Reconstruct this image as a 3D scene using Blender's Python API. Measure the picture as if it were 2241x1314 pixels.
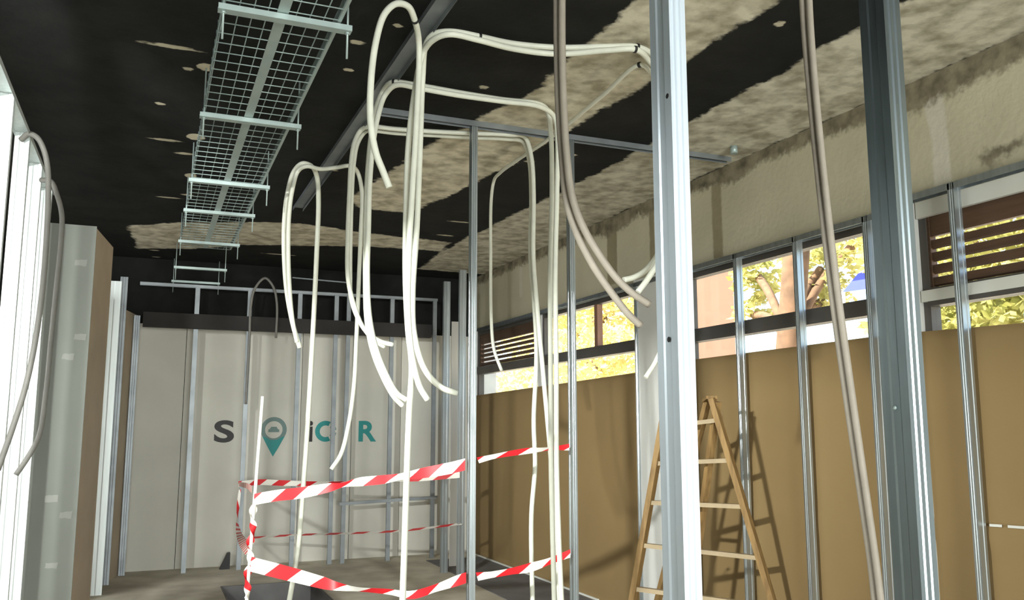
import bpy, bmesh, math, random
from mathutils import Vector, Matrix, noise
random.seed(7)
S = bpy.context.scene
COL = S.collection
for o in list(bpy.data.objects):
    bpy.data.objects.remove(o)

# ---------------------------------------------------------------- camera
cd = bpy.data.cameras.new('camera')
cam = bpy.data.objects.new('camera', cd); COL.objects.link(cam)
cd.sensor_width = 36.0; cd.sensor_fit = 'HORIZONTAL'
cd.lens = 36.0 * 1900.0 / 2241.0
cd.clip_start = 0.02; cd.clip_end = 300
cam.location = (0, 0, 1.55)
cam.rotation_euler = (math.radians(90) + math.atan(273 / 1900), 0, -math.radians(22.6))
S.camera = cam

# ---------------------------------------------------------------- world, sun, lamps, exposure
w = bpy.data.worlds.new('sky'); S.world = w; w.use_nodes = True
nt = w.node_tree; bg = nt.nodes['Background']
sky = nt.nodes.new('ShaderNodeTexSky')
sky.sky_type = 'NISHITA'; sky.sun_disc = False
sky.sun_elevation = math.radians(48); sky.sun_rotation = math.radians(250)
sky.air_density = 1.0; sky.dust_density = 3.0
nt.links.new(sky.outputs[0], bg.inputs[0]); bg.inputs[1].default_value = 0.6

def lamp(name, kind, loc, target, energy, color, sx=0.3, sy=0.3, spread=None):
    ld = bpy.data.lights.new(name, kind); ld.energy = energy; ld.color = color
    if kind == 'AREA':
        ld.shape = 'RECTANGLE'; ld.size = sx; ld.size_y = sy
        if spread: ld.spread = math.radians(spread)
    o = bpy.data.objects.new(name, ld); COL.objects.link(o)
    o.location = loc
    o.rotation_euler = (Vector(target) - Vector(loc)).to_track_quat('-Z', 'Y').to_euler()
    return o
sun = lamp('sun', 'SUN', (0, 0, 30), (14, -4, 12), 20.0, (1.0, 0.93, 0.78)); sun.data.angle = math.radians(0.6)
# small floodlight on the near left, placed by the direction of the cast shadows
lamp('work_floodlight', 'AREA', (-2.0, 1.85, 2.74), (3.0, 6.6, 1.3), 105, (0.97, 1.0, 0.96), 0.28, 0.12, 92)
# daylight of the open shop front behind the photographer
lamp('shopfront_daylight', 'AREA', (0.7, -6.2, 1.4), (1.4, 8, 2.6), 800, (0.95, 0.99, 0.96), 4.0, 2.4)
# fill light added on the left to brighten the far wall
lamp('side_fill', 'AREA', (-3.7, 6.0, 2.2), (1.6, 10.4, 0.6), 70, (0.97, 0.99, 0.96), 2.2, 1.4, 105)
S.view_settings.view_transform = 'Standard'
S.view_settings.look = 'None'
S.view_settings.exposure = 0.2
S.view_settings.gamma = 1.0
S.view_settings.use_curve_mapping = False

# ---------------------------------------------------------------- materials
def lin(c):
    return tuple((x / 12.92 if x <= 0.04045 else ((x + 0.055) / 1.055) ** 2.4) for x in (v / 255 for v in c)) + (1.0,)
def mat(name, rgb, rough=0.8, metal=0.0, var=0.12, scale=6.0, bump=0.0, rgb2=None, detail=5.0, spec=0.4, thresh=None, stretch=None):
    m = bpy.data.materials.new(name); m.use_nodes = True
    n = m.node_tree.nodes; l = m.node_tree.links; b = n['Principled BSDF']
    b.inputs['Roughness'].default_value = rough; b.inputs['Metallic'].default_value = metal
    b.inputs['Specular IOR Level'].default_value = spec
    tc = n.new('ShaderNodeNewGeometry')
    mp = n.new('ShaderNodeMapping'); l.new(tc.outputs['Position'], mp.inputs[0])
    if stretch: mp.inputs['Scale'].default_value = stretch
    ns = n.new('ShaderNodeTexNoise'); ns.inputs['Scale'].default_value = scale; ns.inputs['Detail'].default_value = detail
    l.new(mp.outputs[0], ns.inputs['Vector'])
    rp = n.new('ShaderNodeValToRGB'); c = lin(rgb)
    c2 = lin(rgb2) if rgb2 else tuple(x * (1 - var * 2) for x in c[:3]) + (1.0,)
    rp.color_ramp.elements[0].color = c2; rp.color_ramp.elements[1].color = c
    a, z = thresh or (0.33, 0.66)
    rp.color_ramp.elements[0].position = a; rp.color_ramp.elements[1].position = z
    l.new(ns.outputs['Fac'], rp.inputs[0]); l.new(rp.outputs[0], b.inputs['Base Color'])
    if bump:
        bp = n.new('ShaderNodeBump'); bp.inputs['Strength'].default_value = bump; bp.inputs['Distance'].default_value = 0.02
        l.new(ns.outputs['Fac'], bp.inputs['Height']); l.new(bp.outputs[0], b.inputs['Normal'])
    return m
M = {}
M['black'] = mat('black_ceiling_paint', (28, 29, 27), 0.9, var=0.2, scale=5, bump=0.06, spec=0.2)
M['black2'] = mat('black_beam_board', (46, 43, 42), 0.8, var=0.2, scale=3)
M['bare'] = mat('bare_concrete', (206, 200, 180), 0.9, scale=6, bump=0.25, rgb2=(150, 143, 122), detail=9, thresh=(0.34, 0.6))
M['plaster'] = mat('cream_plaster', (190, 183, 158), 0.85, var=0.07, scale=1.6, bump=0.05)
M['plaster_d'] = mat('dark_mottled_plaster', (150, 142, 118), 0.9, scale=9, rgb2=(96, 90, 74), bump=0.3, detail=8)
M['plaster_s'] = mat('filled_joint_plaster', (160, 150, 124), 0.9, var=0.1, scale=5)
M['plaster_l'] = mat('fresh_joint_plaster', (208, 203, 186), 0.9, var=0.05, scale=5)
M['board'] = mat('plasterboard', (208, 206, 196), 0.85, var=0.04, scale=2)
M['board_g'] = mat('grey_plasterboard', (130, 133, 127), 0.9, var=0.04, scale=2)
M['board_w'] = mat('white_plasterboard', (222, 222, 218), 0.8, var=0.03, scale=2)
M['board_b'] = mat('brown_plaster', (188, 172, 150), 0.9, var=0.06, scale=3)
M['spot'] = mat('joint_compound', (150, 152, 146), 0.9, var=0.05, scale=9)
M['floor'] = mat('concrete_floor', (212, 205, 188), 0.85, scale=2.5, rgb2=(178, 170, 152), bump=0.1, detail=9)
M['floor_dark'] = mat('dark_floor_grey', (120, 118, 118), 0.85, var=0.15, scale=3)
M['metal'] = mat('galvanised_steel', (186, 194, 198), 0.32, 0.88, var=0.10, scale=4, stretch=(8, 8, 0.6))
M['metal_w'] = mat('galvanised_steel_glare_tone', (226, 234, 234), 0.45, 0.3, var=0.06, scale=4, stretch=(8, 8, 0.6))  # whitened steel, the glare on the left studs is in the colour
M['metal_n'] = mat('galvanised_steel_lit_tone', (218, 230, 242), 0.36, 0.42, var=0.05, scale=4, stretch=(8, 8, 0.6))  # lighter copy of the steel, lamplight on the near stud painted in
M['metal_k'] = mat('galvanised_steel_shade_tone', (150, 162, 168), 0.28, 0.9, var=0.08, scale=4, stretch=(8, 8, 0.6))  # darker copy of the steel, shade on the other near stud painted in
M['metal_d'] = mat('dull_galvanised_steel', (150, 156, 160), 0.5, 0.7, var=0.12, scale=5)
M['tray'] = mat('zinc_wire', (150, 166, 164), 0.45, 0.35, var=0.08, scale=9)
M['zinc'] = mat('zinc_bar', (172, 188, 186), 0.45, 0.4, var=0.06, scale=9)
M['pvc'] = mat('white_pvc_conduit', (218, 220, 206), 0.45, var=0.04, scale=14)
M['pvc_g'] = mat('grey_pvc_conduit', (120, 118, 113), 0.5, var=0.05, scale=14)
M['pvc_d'] = mat('pvc_conduit_shade_tone', (156, 148, 136), 0.55, var=0.06, scale=14)  # brown-grey version of the conduit with its shade put into the colour
M['tie'] = mat('black_nylon', (30, 30, 32), 0.5, var=0.02)
M['card'] = mat('kraft_cardboard', (146, 122, 82), 0.85, var=0.05, scale=1.3, bump=0.05)
M['wood_l'] = mat('ladder_pine', (152, 122, 76), 0.65, scale=4, rgb2=(118, 92, 56), stretch=(9, 9, 1))
M['rung'] = mat('worn_rung_wood', (168, 150, 120), 0.65, var=0.12, scale=9)
M['slat'] = mat('brown_shutter_wood', (100, 76, 58), 0.6, var=0.15, scale=6, stretch=(4, 0.7, 6))
M['white'] = mat('white_frame_paint', (226, 226, 218), 0.5, var=0.03)
M['frame_d'] = mat('dark_window_frame', (92, 88, 84), 0.5, 0.2, var=0.08)
M['mull'] = mat('brown_mullion', (150, 112, 92), 0.6, var=0.08)
M['teal'] = mat('teal_vinyl', (30, 138, 136), 0.5, var=0.02)
M['teal_g'] = mat('greyed_teal_vinyl', (104, 128, 124), 0.5, var=0.02)
M['ink'] = mat('dark_vinyl', (28, 24, 24), 0.5, var=0.02)
M['blackp'] = mat('black_plastic', (28, 28, 30), 0.5, var=0.03)
M['leaf'] = mat('sunlit_leaf', (206, 196, 134), 0.6, scale=1.2, rgb2=(158, 162, 88))
M['leaf2'] = mat('yellow_leaf', (228, 216, 160), 0.6, scale=1.2, rgb2=(202, 192, 126))
M['bark'] = mat('pale_bark', (116, 90, 70), 0.9, scale=6, rgb2=(92, 72, 56))
M['house'] = mat('peach_render', (160, 124, 106), 0.9, var=0.06, scale=0.7)
M['houset'] = mat('pale_window_surround', (222, 208, 190), 0.8, var=0.03)
M['blue'] = mat('blue_awning', (66, 76, 168), 0.7, var=0.04)
M['street'] = mat('pale_pavement', (206, 196, 176), 0.9, var=0.06, scale=1)

def stripe_mat(name, period, slant, red, white):
    m = bpy.data.materials.new(name); m.use_nodes = True
    n = m.node_tree.nodes; l = m.node_tree.links; b = n['Principled BSDF']; b.inputs['Roughness'].default_value = 0.45
    uv = n.new('ShaderNodeUVMap'); sp = n.new('ShaderNodeSeparateXYZ'); l.new(uv.outputs[0], sp.inputs[0])
    mu = n.new('ShaderNodeMath'); mu.operation = 'MULTIPLY_ADD'; mu.inputs[1].default_value = slant
    l.new(sp.outputs[1], mu.inputs[0]); l.new(sp.outputs[0], mu.inputs[2])
    dv = n.new('ShaderNodeMath'); dv.operation = 'DIVIDE'; dv.inputs[1].default_value = period; l.new(mu.outputs[0], dv.inputs[0])
    fr = n.new('ShaderNodeMath'); fr.operation = 'FRACT'; l.new(dv.outputs[0], fr.inputs[0])
    gt = n.new('ShaderNodeMath'); gt.operation = 'GREATER_THAN'; gt.inputs[1].default_value = 0.5; l.new(fr.outputs[0], gt.inputs[0])
    mx = n.new('ShaderNodeMix'); mx.data_type = 'RGBA'
    mx.inputs[6].default_value = lin(white); mx.inputs[7].default_value = lin(red)
    l.new(gt.outputs[0], mx.inputs[0]); l.new(mx.outputs[2], b.inputs['Base Color'])
    return m
M['tape'] = stripe_mat('red_white_barrier_stripe', 0.30, -0.95, (214, 36, 44), (236, 232, 222))

for k in ('leaf', 'leaf2'):
    nt_ = M[k].node_tree; pb = nt_.nodes['Principled BSDF']; trn = nt_.nodes.new('ShaderNodeBsdfTranslucent'); mxs = nt_.nodes.new('ShaderNodeMixShader'); mxs.inputs[0].default_value = 0.5
    nt_.links.new(pb.inputs['Base Color'].links[0].from_socket, trn.inputs[0]); nt_.links.new(pb.outputs[0], mxs.inputs[1]); nt_.links.new(trn.outputs[0], mxs.inputs[2]); nt_.links.new(mxs.outputs[0], nt_.nodes['Material Output'].inputs['Surface'])

def glass_mat(name, tint, f):
    m = bpy.data.materials.new(name); m.use_nodes = True
    n = m.node_tree.nodes; l = m.node_tree.links; n.remove(n['Principled BSDF'])
    tr = n.new('ShaderNodeBsdfTransparent'); tr.inputs[0].default_value = tint
    gl = n.new('ShaderNodeBsdfGlossy'); gl.inputs['Roughness'].default_value = 0.05
    mx = n.new('ShaderNodeMixShader'); mx.inputs[0].default_value = f
    l.new(tr.outputs[0], mx.inputs[1]); l.new(gl.outputs[0], mx.inputs[2])
    l.new(mx.outputs[0], n['Material Output'].inputs['Surface'])
    return m
M['glass'] = glass_mat('window_glass', (0.97, 0.98, 0.96, 1), 0.04)

# ---------------------------------------------------------------- mesh helpers
def box(bm, x0, x1, y0, y1, z0, z1):
    v = [bm.verts.new(p) for p in ((x0,y0,z0),(x1,y0,z0),(x1,y1,z0),(x0,y1,z0),(x0,y0,z1),(x1,y0,z1),(x1,y1,z1),(x0,y1,z1))]
    for f in ((0,3,2,1),(4,5,6,7),(0,1,5,4),(1,2,6,5),(2,3,7,6),(3,0,4,7)):
        bm.faces.new([v[i] for i in f])
def B(*a):
    bm = bmesh.new(); box(bm, *a); return bm
def beam(bm, p0, p1, wa, wb, up=(0, 0, 1)):
    """a bar of section wa x wb from p0 to p1"""
    p0 = Vector(p0); p1 = Vector(p1); d = (p1 - p0).normalized()
    a = d.cross(Vector(up)).normalized(); b = a.cross(d).normalized()
    q = []
    for p in (p0, p1):
        for s, t in ((-1,-1),(1,-1),(1,1),(-1,1)):
            q.append(bm.verts.new(p + a * s * wa / 2 + b * t * wb / 2))
    for f in ((3,2,1,0),(4,5,6,7),(0,1,5,4),(1,2,6,5),(2,3,7,6),(3,0,4,7)):
        bm.faces.new([q[i] for i in f])
def beamB(*a, **k):
    bm = bmesh.new(); beam(bm, *a, **k); return bm
def spline(pts, n=8):
    pts = [Vector(p) for p in pts]; out = []
    P = [pts[0] * 2 - pts[1]] + pts + [pts[-1] * 2 - pts[-2]]
    for i in range(1, len(P) - 2):
        p0, p1, p2, p3 = P[i-1], P[i], P[i+1], P[i+2]
        t0 = 0.0; t1 = t0 + max((p1-p0).length, 1e-4) ** 0.5; t2 = t1 + max((p2-p1).length, 1e-4) ** 0.5; t3 = t2 + max((p3-p2).length, 1e-4) ** 0.5
        for k in range(n):
            t = t1 + (t2 - t1) * k / n
            a1 = p0*((t1-t)/(t1-t0)) + p1*((t-t0)/(t1-t0)); a2 = p1*((t2-t)/(t2-t1)) + p2*((t-t1)/(t2-t1)); a3 = p2*((t3-t)/(t3-t2)) + p3*((t-t2)/(t3-t2))
            b1 = a1*((t2-t)/(t2-t0)) + a2*((t-t0)/(t2-t0)); b2 = a2*((t3-t)/(t3-t1)) + a3*((t-t1)/(t3-t1))
            out.append(b1*((t2-t)/(t2-t1)) + b2*((t-t1)/(t2-t1)))
    out.append(pts[-1]); return out
def tube(bm, pts, r, sides=10, hollow=True):
    ring = []; ref = None
    for i, p in enumerate(pts):
        d = (pts[min(i+1, len(pts)-1)] - pts[max(i-1, 0)]).normalized()
        if ref is None:
            ref = d.orthogonal().normalized()
        ref = (ref - d * ref.dot(d)).normalized(); b = d.cross(ref)
        ring.append([bm.verts.new(p + (ref * math.cos(2*math.pi*k/sides) + b * math.sin(2*math.pi*k/sides)) * r) for k in range(sides)])
    for i in range(len(ring) - 1):
        for k in range(sides):
            f = bm.faces.new((ring[i][k], ring[i][(k+1) % sides], ring[i+1][(k+1) % sides], ring[i+1][k])); f.smooth = True
    bm.faces.new(ring[0][::-1]); bm.faces.new(ring[-1])
def tubeB(pts, r, sides=10):
    bm = bmesh.new(); tube(bm, [Vector(p) for p in pts], r, sides); return bm
def extrude(bm, prof, o, u, v, ax):
    """closed 2D outline prof swept along ax"""
    o = Vector(o); u = Vector(u); v = Vector(v); ax = Vector(ax)
    a = [bm.verts.new(o + u * p[0] + v * p[1]) for p in prof]; b = [bm.verts.new(x.co + ax) for x in a]
    n = len(a)
    for i in range(n):
        bm.faces.new((a[i], a[(i+1) % n], b[(i+1) % n], b[i]))
    bm.faces.new(a[::-1]); bm.faces.new(b)
    bmesh.ops.recalc_face_normals(bm, faces=bm.faces)
def thick(line, t):
    """outline of an open centre line with sheet thickness t"""
    L = [Vector((p[0], p[1])) for p in line]; A = []; Bk = []
    for i in range(len(L)):
        ns = []
        if i > 0: d = (L[i]-L[i-1]).normalized(); ns.append(Vector((-d.y, d.x)))
        if i < len(L)-1: d = (L[i+1]-L[i]).normalized(); ns.append(Vector((-d.y, d.x)))
        n = sum(ns, Vector((0, 0))); n = n / max(n.length_squared, 1e-9) * len(ns) if len(ns) > 1 else ns[0]
        if len(ns) > 1:
            n = (ns[0] + ns[1]); n = n * (1.0 / max(0.3, 1 + ns[0].dot(ns[1])))
        A.append(tuple(L[i] + n * t / 2)); Bk.append(tuple(L[i] - n * t / 2))
    return A + Bk[::-1]
def stud_line(w, f, lip, rib=True):
    g = 0.003 if rib else 0.0
    fl = [(lip, f), (0, f)]
    a = [(lip, f), (0, f)]
    if rib: a += [(0, f*0.72), (g, f*0.64), (g, f*0.52), (0, f*0.44), (0, f*0.36), (g, f*0.28), (g, f*0.2), (0, f*0.12)]
    a += [(0, 0)]
    if rib: a += [(w*0.3, 0), (w*0.36, g), (w*0.64, g), (w*0.7, 0)]
    b = [(w - p[0], p[1]) for p in ([(0, 0)] + ([(0, f*0.12), (g, f*0.2), (g, f*0.28), (0, f*0.36), (0, f*0.44), (g, f*0.52), (g, f*0.64), (0, f*0.72)] if rib else []) + [(0, f), (lip, f)])]
    return a + b
def studB(x, y, z0, z1, web, fl, wdir, fdir, lip=0.007, rib=True, t=0.0016):
    """C-section steel stud: web runs along wdir from (x, y), flanges along fdir"""
    bm = bmesh.new()
    extrude(bm, thick(stud_line(web, fl, lip, rib), t), (x, y, z0), (wdir[0], wdir[1], 0), (fdir[0], fdir[1], 0), (0, 0, z1 - z0))
    return bm
def trackB(o, length_vec, uvec, vvec, web, lip, t=0.0016):
    """U-section track"""
    bm = bmesh.new()
    extrude(bm, thick([(0, lip), (0, 0), (web, 0), (web, lip)], t), o, uvec, vvec, length_vec)
    return bm
def ribbonB(pts, wvecs, n=8, t=0.0):
    """barrier tape: a strip along pts, half width vectors wvecs, uv in metres"""
    P = spline(pts, n); W = spline(wvecs, n); bm = bmesh.new(); uvl = bm.loops.layers.uv.new('UVMap')
    s = 0.0; rows = []
    for i, p in enumerate(P):
        if i: s += (p - P[i-1]).length
        rows.append((bm.verts.new(p - W[i]), bm.verts.new(p + W[i]), s, W[i].length))
    for a, b in zip(rows, rows[1:]):
        f = bm.faces.new((a[0], b[0], b[1], a[1])); f.smooth = True
        for lp, q in zip(f.loops, ((a[2], -0.05), (b[2], -0.05), (b[2], 0.05), (a[2], 0.05))):
            lp[uvl].uv = q
    return bm
WORLD = {}
def obj(name, bm, m, parent=None, smooth=False, kind=None):
    if isinstance(m, str): m = M[m]
    me = bpy.data.meshes.new(name)
    vs = bm.verts
    lo = Vector((min(v.co.x for v in vs), min(v.co.y for v in vs), min(v.co.z for v in vs)))
    hi = Vector((max(v.co.x for v in vs), max(v.co.y for v in vs), max(v.co.z for v in vs)))
    base = Vector(((lo.x+hi.x)/2, (lo.y+hi.y)/2, lo.z))
    bmesh.ops.translate(bm, verts=bm.verts, vec=-base)
    bm.to_mesh(me); bm.free()
    me.materials.append(m)
    o = bpy.data.objects.new(name, me); COL.objects.link(o)
    WORLD[o.name] = base
    if parent is not None:
        o.parent = parent; o.location = base - WORLD[parent.name]
    else:
        o.location = base
    if kind: o['kind'] = kind
    return o
def struct(name, bm, m, parent=None):
    o = obj(name, bm, m, parent)
    if parent is None: o['kind'] = 'structure'
    return o
def thing(name, label, cat, loc, group=None):
    o = bpy.data.objects.new(name, None); COL.objects.link(o); o.location = loc
    o.empty_display_size = 0.1
    WORLD[o.name] = Vector(loc); o['label'] = label; o['category'] = cat
    if group: o['group'] = group
    return o
def tag(o, label, cat, group=None):
    o['label'] = label; o['category'] = cat
    if group: o['group'] = group
    return o
def sheetB(poly, z0, z1):
    """flat plate with outline poly (x, y)"""
    bm = bmesh.new(); extrude(bm, [(p[0], p[1]) for p in poly], (0, 0, z0), (1, 0, 0), (0, 1, 0), (0, 0, z1 - z0)); return bm
def ragged(poly, step, amp, seed=0):
    out = []
    for i in range(len(poly)):
        a = Vector(poly[i]); b = Vector(poly[(i+1) % len(poly)]); n = max(1, int((b-a).length / step))
        d = (b-a).normalized(); nn = Vector((-d.y, d.x))
        for k in range(n):
            p = a + (b-a) * (k / n)
            q = noise.noise(Vector((p.x*2.1+seed, p.y*2.1, 0.3))) * 0.35 + noise.noise(Vector((p.x*9+seed, p.y*9, 4.3))) * 0.35 + (random.random()-0.5) * 0.55
            p = p + nn * q * amp * 2
            out.append((p.x, p.y))
    return out

# ================================================================ STRUCTURE
CEIL = 3.40
import numpy as np
def signed(poly, X, Y):
    """distance to the outline of poly, positive inside"""
    P = np.array(poly); Q = np.roll(P, -1, axis=0); d = np.full(X.shape, 1e9); ins = np.zeros(X.shape, bool)
    for (ax, ay), (bx, by) in zip(P, Q):
        ex, ey = bx - ax, by - ay
        t = np.clip(((X - ax) * ex + (Y - ay) * ey) / (ex * ex + ey * ey + 1e-12), 0, 1)
        d = np.minimum(d, np.hypot(X - ax - t * ex, Y - ay - t * ey))
        c = ((ay > Y) != (by > Y)) & (X < ex * (Y - ay) / (ey if abs(ey) > 1e-12 else 1e-12) + ax)
        ins ^= c
    return np.where(ins, d, -d)
def grid_face(name, us, vs, place, attrs, m, parent=None):
    """a finely divided face carrying wear masks as point attributes"""
    U, Vv = np.meshgrid(us, vs); n = len(us)
    me = bpy.data.meshes.new(name)
    co = [place(a, b) for a, b in zip(U.ravel(), Vv.ravel())]
    fc = [(r * n + c, r * n + c + 1, (r + 1) * n + c + 1, (r + 1) * n + c) for r in range(len(vs) - 1) for c in range(n - 1)]
    me.from_pydata(co, [], fc); me.materials.append(m)
    for k, fn in attrs.items():
        at_ = me.attributes.new(k, 'FLOAT', 'POINT'); at_.data.foreach_set('value', fn(U, Vv).ravel().astype(np.float32))
    o = bpy.data.objects.new(name, me); COL.objects.link(o); WORLD[o.name] = Vector((0, 0, 0))
    if parent is not None:
        o.parent = parent; o.location = -WORLD[parent.name]
    return o
def worn_mat(name, base, masks, amp=0.05, scale=3.0, rough=0.9, spec=0.2, bump=0.15):
    """base colour pair with further colour pairs showing where the mask attributes are positive"""
    m = bpy.data.materials.new(name); m.use_nodes = True
    n = m.node_tree.nodes; l = m.node_tree.links; b = n['Principled BSDF']
    b.inputs['Roughness'].default_value = rough; b.inputs['Specular IOR Level'].default_value = spec
    ge = n.new('ShaderNodeNewGeometry')
    def noise_(sc, det):
        q = n.new('ShaderNodeTexNoise'); q.inputs['Scale'].default_value = sc; q.inputs['Detail'].default_value = det; l.new(ge.outputs['Position'], q.inputs['Vector']); return q.outputs['Fac']
    def pair(c1, c2, sc):
        r = n.new('ShaderNodeValToRGB'); r.color_ramp.elements[0].color = lin(c2); r.color_ramp.elements[1].color = lin(c1)
        r.color_ramp.elements[0].position = 0.34; r.color_ramp.elements[1].position = 0.62; l.new(noise_(sc, 9), r.inputs[0]); return r.outputs[0]
    nz = noise_(scale, 10); nf = noise_(scale * 7, 6); cur = pair(*base)
    for att, col, am, soft in masks:
        a = n.new('ShaderNodeAttribute'); a.attribute_name = att
        s1 = n.new('ShaderNodeMath'); s1.operation = 'SUBTRACT'; s1.inputs[1].default_value = 0.5; l.new(nz, s1.inputs[0])
        s2 = n.new('ShaderNodeMath'); s2.operation = 'MULTIPLY_ADD'; s2.inputs[1].default_value = am * 4; l.new(s1.outputs[0], s2.inputs[0]); l.new(a.outputs['Fac'], s2.inputs[2])
        s3 = n.new('ShaderNodeMath'); s3.operation = 'SUBTRACT'; s3.inputs[1].default_value = 0.5; l.new(nf, s3.inputs[0])
        s4 = n.new('ShaderNodeMath'); s4.operation = 'MULTIPLY_ADD'; s4.inputs[1].default_value = am * 2.5; l.new(s3.outputs[0], s4.inputs[0]); l.new(s2.outputs[0], s4.inputs[2])
        mr = n.new('ShaderNodeMapRange'); mr.interpolation_type = 'SMOOTHSTEP'; mr.inputs['From Min'].default_value = -soft; mr.inputs['From Max'].default_value = soft; l.new(s4.outputs[0], mr.inputs['Value'])
        mx = n.new('ShaderNodeMix'); mx.data_type = 'RGBA'; l.new(mr.outputs[0], mx.inputs[0]); l.new(cur, mx.inputs[6]); l.new(pair(*col), mx.inputs[7]); cur = mx.outputs[2]
    l.new(cur, b.inputs['Base Color'])
    bp = n.new('ShaderNodeBump'); bp.inputs['Strength'].default_value = bump; bp.inputs['Distance'].default_value = 0.02; l.new(nf, bp.inputs['Height']); l.new(bp.outputs[0], b.inputs['Normal'])
    return m
bandA = [(1.95, 0.8), (1.92, 2.2), (1.902, 3.144), (1.883, 4.325), (1.70, 5.1), (1.633, 5.455), (1.442, 6.95), (1.60, 7.25), (2.02, 7.25), (2.20, 6.5), (2.306, 5.63), (2.37, 4.658), (2.451, 3.549), (2.455, 2.868), (2.47, 0.8)]
bandB = [(3.02, 0.5), (3.0, 2.953), (2.99, 4.35), (2.99, 5.94), (2.88, 7.4), (2.84, 8.3), (2.90, 9.9), (3.755, 9.95), (3.755, 0.5)]
bandF = [(-0.25, 8.75), (0.2, 8.42), (0.7, 8.18), (1.186, 8.03), (1.9, 8.2), (2.78, 8.3), (2.8, 8.75), (2.0, 8.85), (1.351, 9.05), (0.8, 9.25), (0.3, 9.70), (-0.2, 9.85)]
CHIPS = [(0.05, 4.40, 0.30, 0.022), (0.178, 4.60, 0.075, 0.10), (0.10, 4.66, 0.06, 0.02), (-0.03, 5.25, 0.05, 0.03), (0.0, 5.94, 0.20, 0.045), (0.19, 5.80, 0.12, 0.14),
        (0.14, 6.20, 0.12, 0.05), (0.2, 6.75, 0.08, 0.12), (0.06, 7.50, 0.22, 0.05), (0.2, 7.35, 0.10, 0.05), (0.0, 10.3, 0.12, 0.05), (-0.03, 9.9, 0.10, 0.04), (1.2, 9.62, 0.36, 0.03),
        (1.13, 3.95, 0.08, 0.03), (0.98, 3.75, 0.05, 0.04), (0.85, 4.0, 0.07, 0.03), (0.88, 4.35, 0.05, 0.03), (1.15, 6.2, 0.12, 0.03), (2.4, 5.45, 0.08, 0.02), (2.62, 5.2, 0.07, 0.02),
        (1.88, 3.0, 0.03, 0.12), (2.62, 3.05, 0.04, 0.07), (2.55, 7.4, 0.3, 0.03), (2.62, 8.0, 0.2, 0.03), (1.62, 4.3, 0.05, 0.04), (1.35, 4.4, 0.03, 0.03)]
def bare_field(X, Y):
    d = np.maximum(np.maximum(signed(bandA, X, Y), signed(bandB, X, Y)), signed(bandF, X, Y))
    return d
def chip_field(X, Y):
    d = np.full(X.shape, -1.0)
    for cx, cy, L, wd in CHIPS:
        L, wd = max(L, 0.06), max(wd, 0.05)
        r = np.sqrt(((X - cx) / (L / 2)) ** 2 + ((Y - cy) / (wd / 2)) ** 2); d = np.maximum(d, (1 - r) * max(0.05, min(L, wd)) * 0.6)
    return d
ceiling = struct('ceiling', B(-4.2, 4.0, -6.6, 11.0, CEIL + 0.001, CEIL + 0.25), 'black')
M['ceil_face'] = worn_mat('worn_black_paint', ((30, 31, 29), (20, 21, 20), 4), [('bare', ((218, 213, 194), (160, 153, 133), 9), 0.035, 0.02), ('chip', ((200, 194, 172), (190, 182, 160), 12), 0.011, 0.006)])
grid_face('ceiling_face', np.concatenate([np.arange(-4.2, -0.4, 0.2), np.arange(-0.4, 4.001, 0.03)]), np.concatenate([np.arange(-6.6, 2.4, 0.2), np.arange(2.4, 11.0, 0.03)]),
          lambda a, b: (a, b, CEIL), {'bare': bare_field, 'chip': chip_field}, M['ceil_face'], ceiling)

# floor with a shallow pit inside the taped-off square
PX0, PX1, PY0, PY1 = 0.74, 1.62, 6.0, 9.10
bm = bmesh.new()
for a in ((-4.2, PX0, -6.6, 11.0), (PX1, 4.0, -6.6, 11.0), (PX0, PX1, -6.6, PY0), (PX0, PX1, PY1, 11.0)):
    box(bm, a[0], a[1], a[2], a[3], -0.5, 0)
floor = struct('floor', bm, 'floor')
struct('pit_bottom', B(PX0, PX1, PY0, PY1, -0.5, -0.28), 'floor_dark', floor)
for a in ((PX0 - 0.0, PX0 + 0.02, PY0, PY1), (PX1 - 0.02, PX1, PY0, PY1), (PX0 + 0.02, PX1 - 0.02, PY1 - 0.02, PY1)):
    struct('pit_side', B(a[0], a[1], a[2], a[3], -0.28, 0.004), 'floor_dark', floor)
struct('dark_floor_strip', B(3.05, 3.75, 2.0, 9.9, -0.01, 0.006), 'floor_dark', floor)  # strip of darker floor along the window wall

# far wall: boards below, black above, a black beam in front of the stud feet of the upper frame
wf = struct('wall_far', B(-4.2, 4.0, 10.42, 10.7, -0.1, CEIL), 'black')
xs = [-6.6, -1.4, -0.2, 0.36, 1.05, 1.65, 2.25, 2.85, 3.42, 3.75]
for a, b in zip(xs, xs[1:]):
    struct('wall_panel', B(a + 0.003, b - 0.003, 10.385, 10.42, 0.0, 2.66), 'board', wf)
struct('trim_1', B(-0.1, 3.1, 9.95, 10.05, 2.585, 2.74), 'black2')

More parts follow.
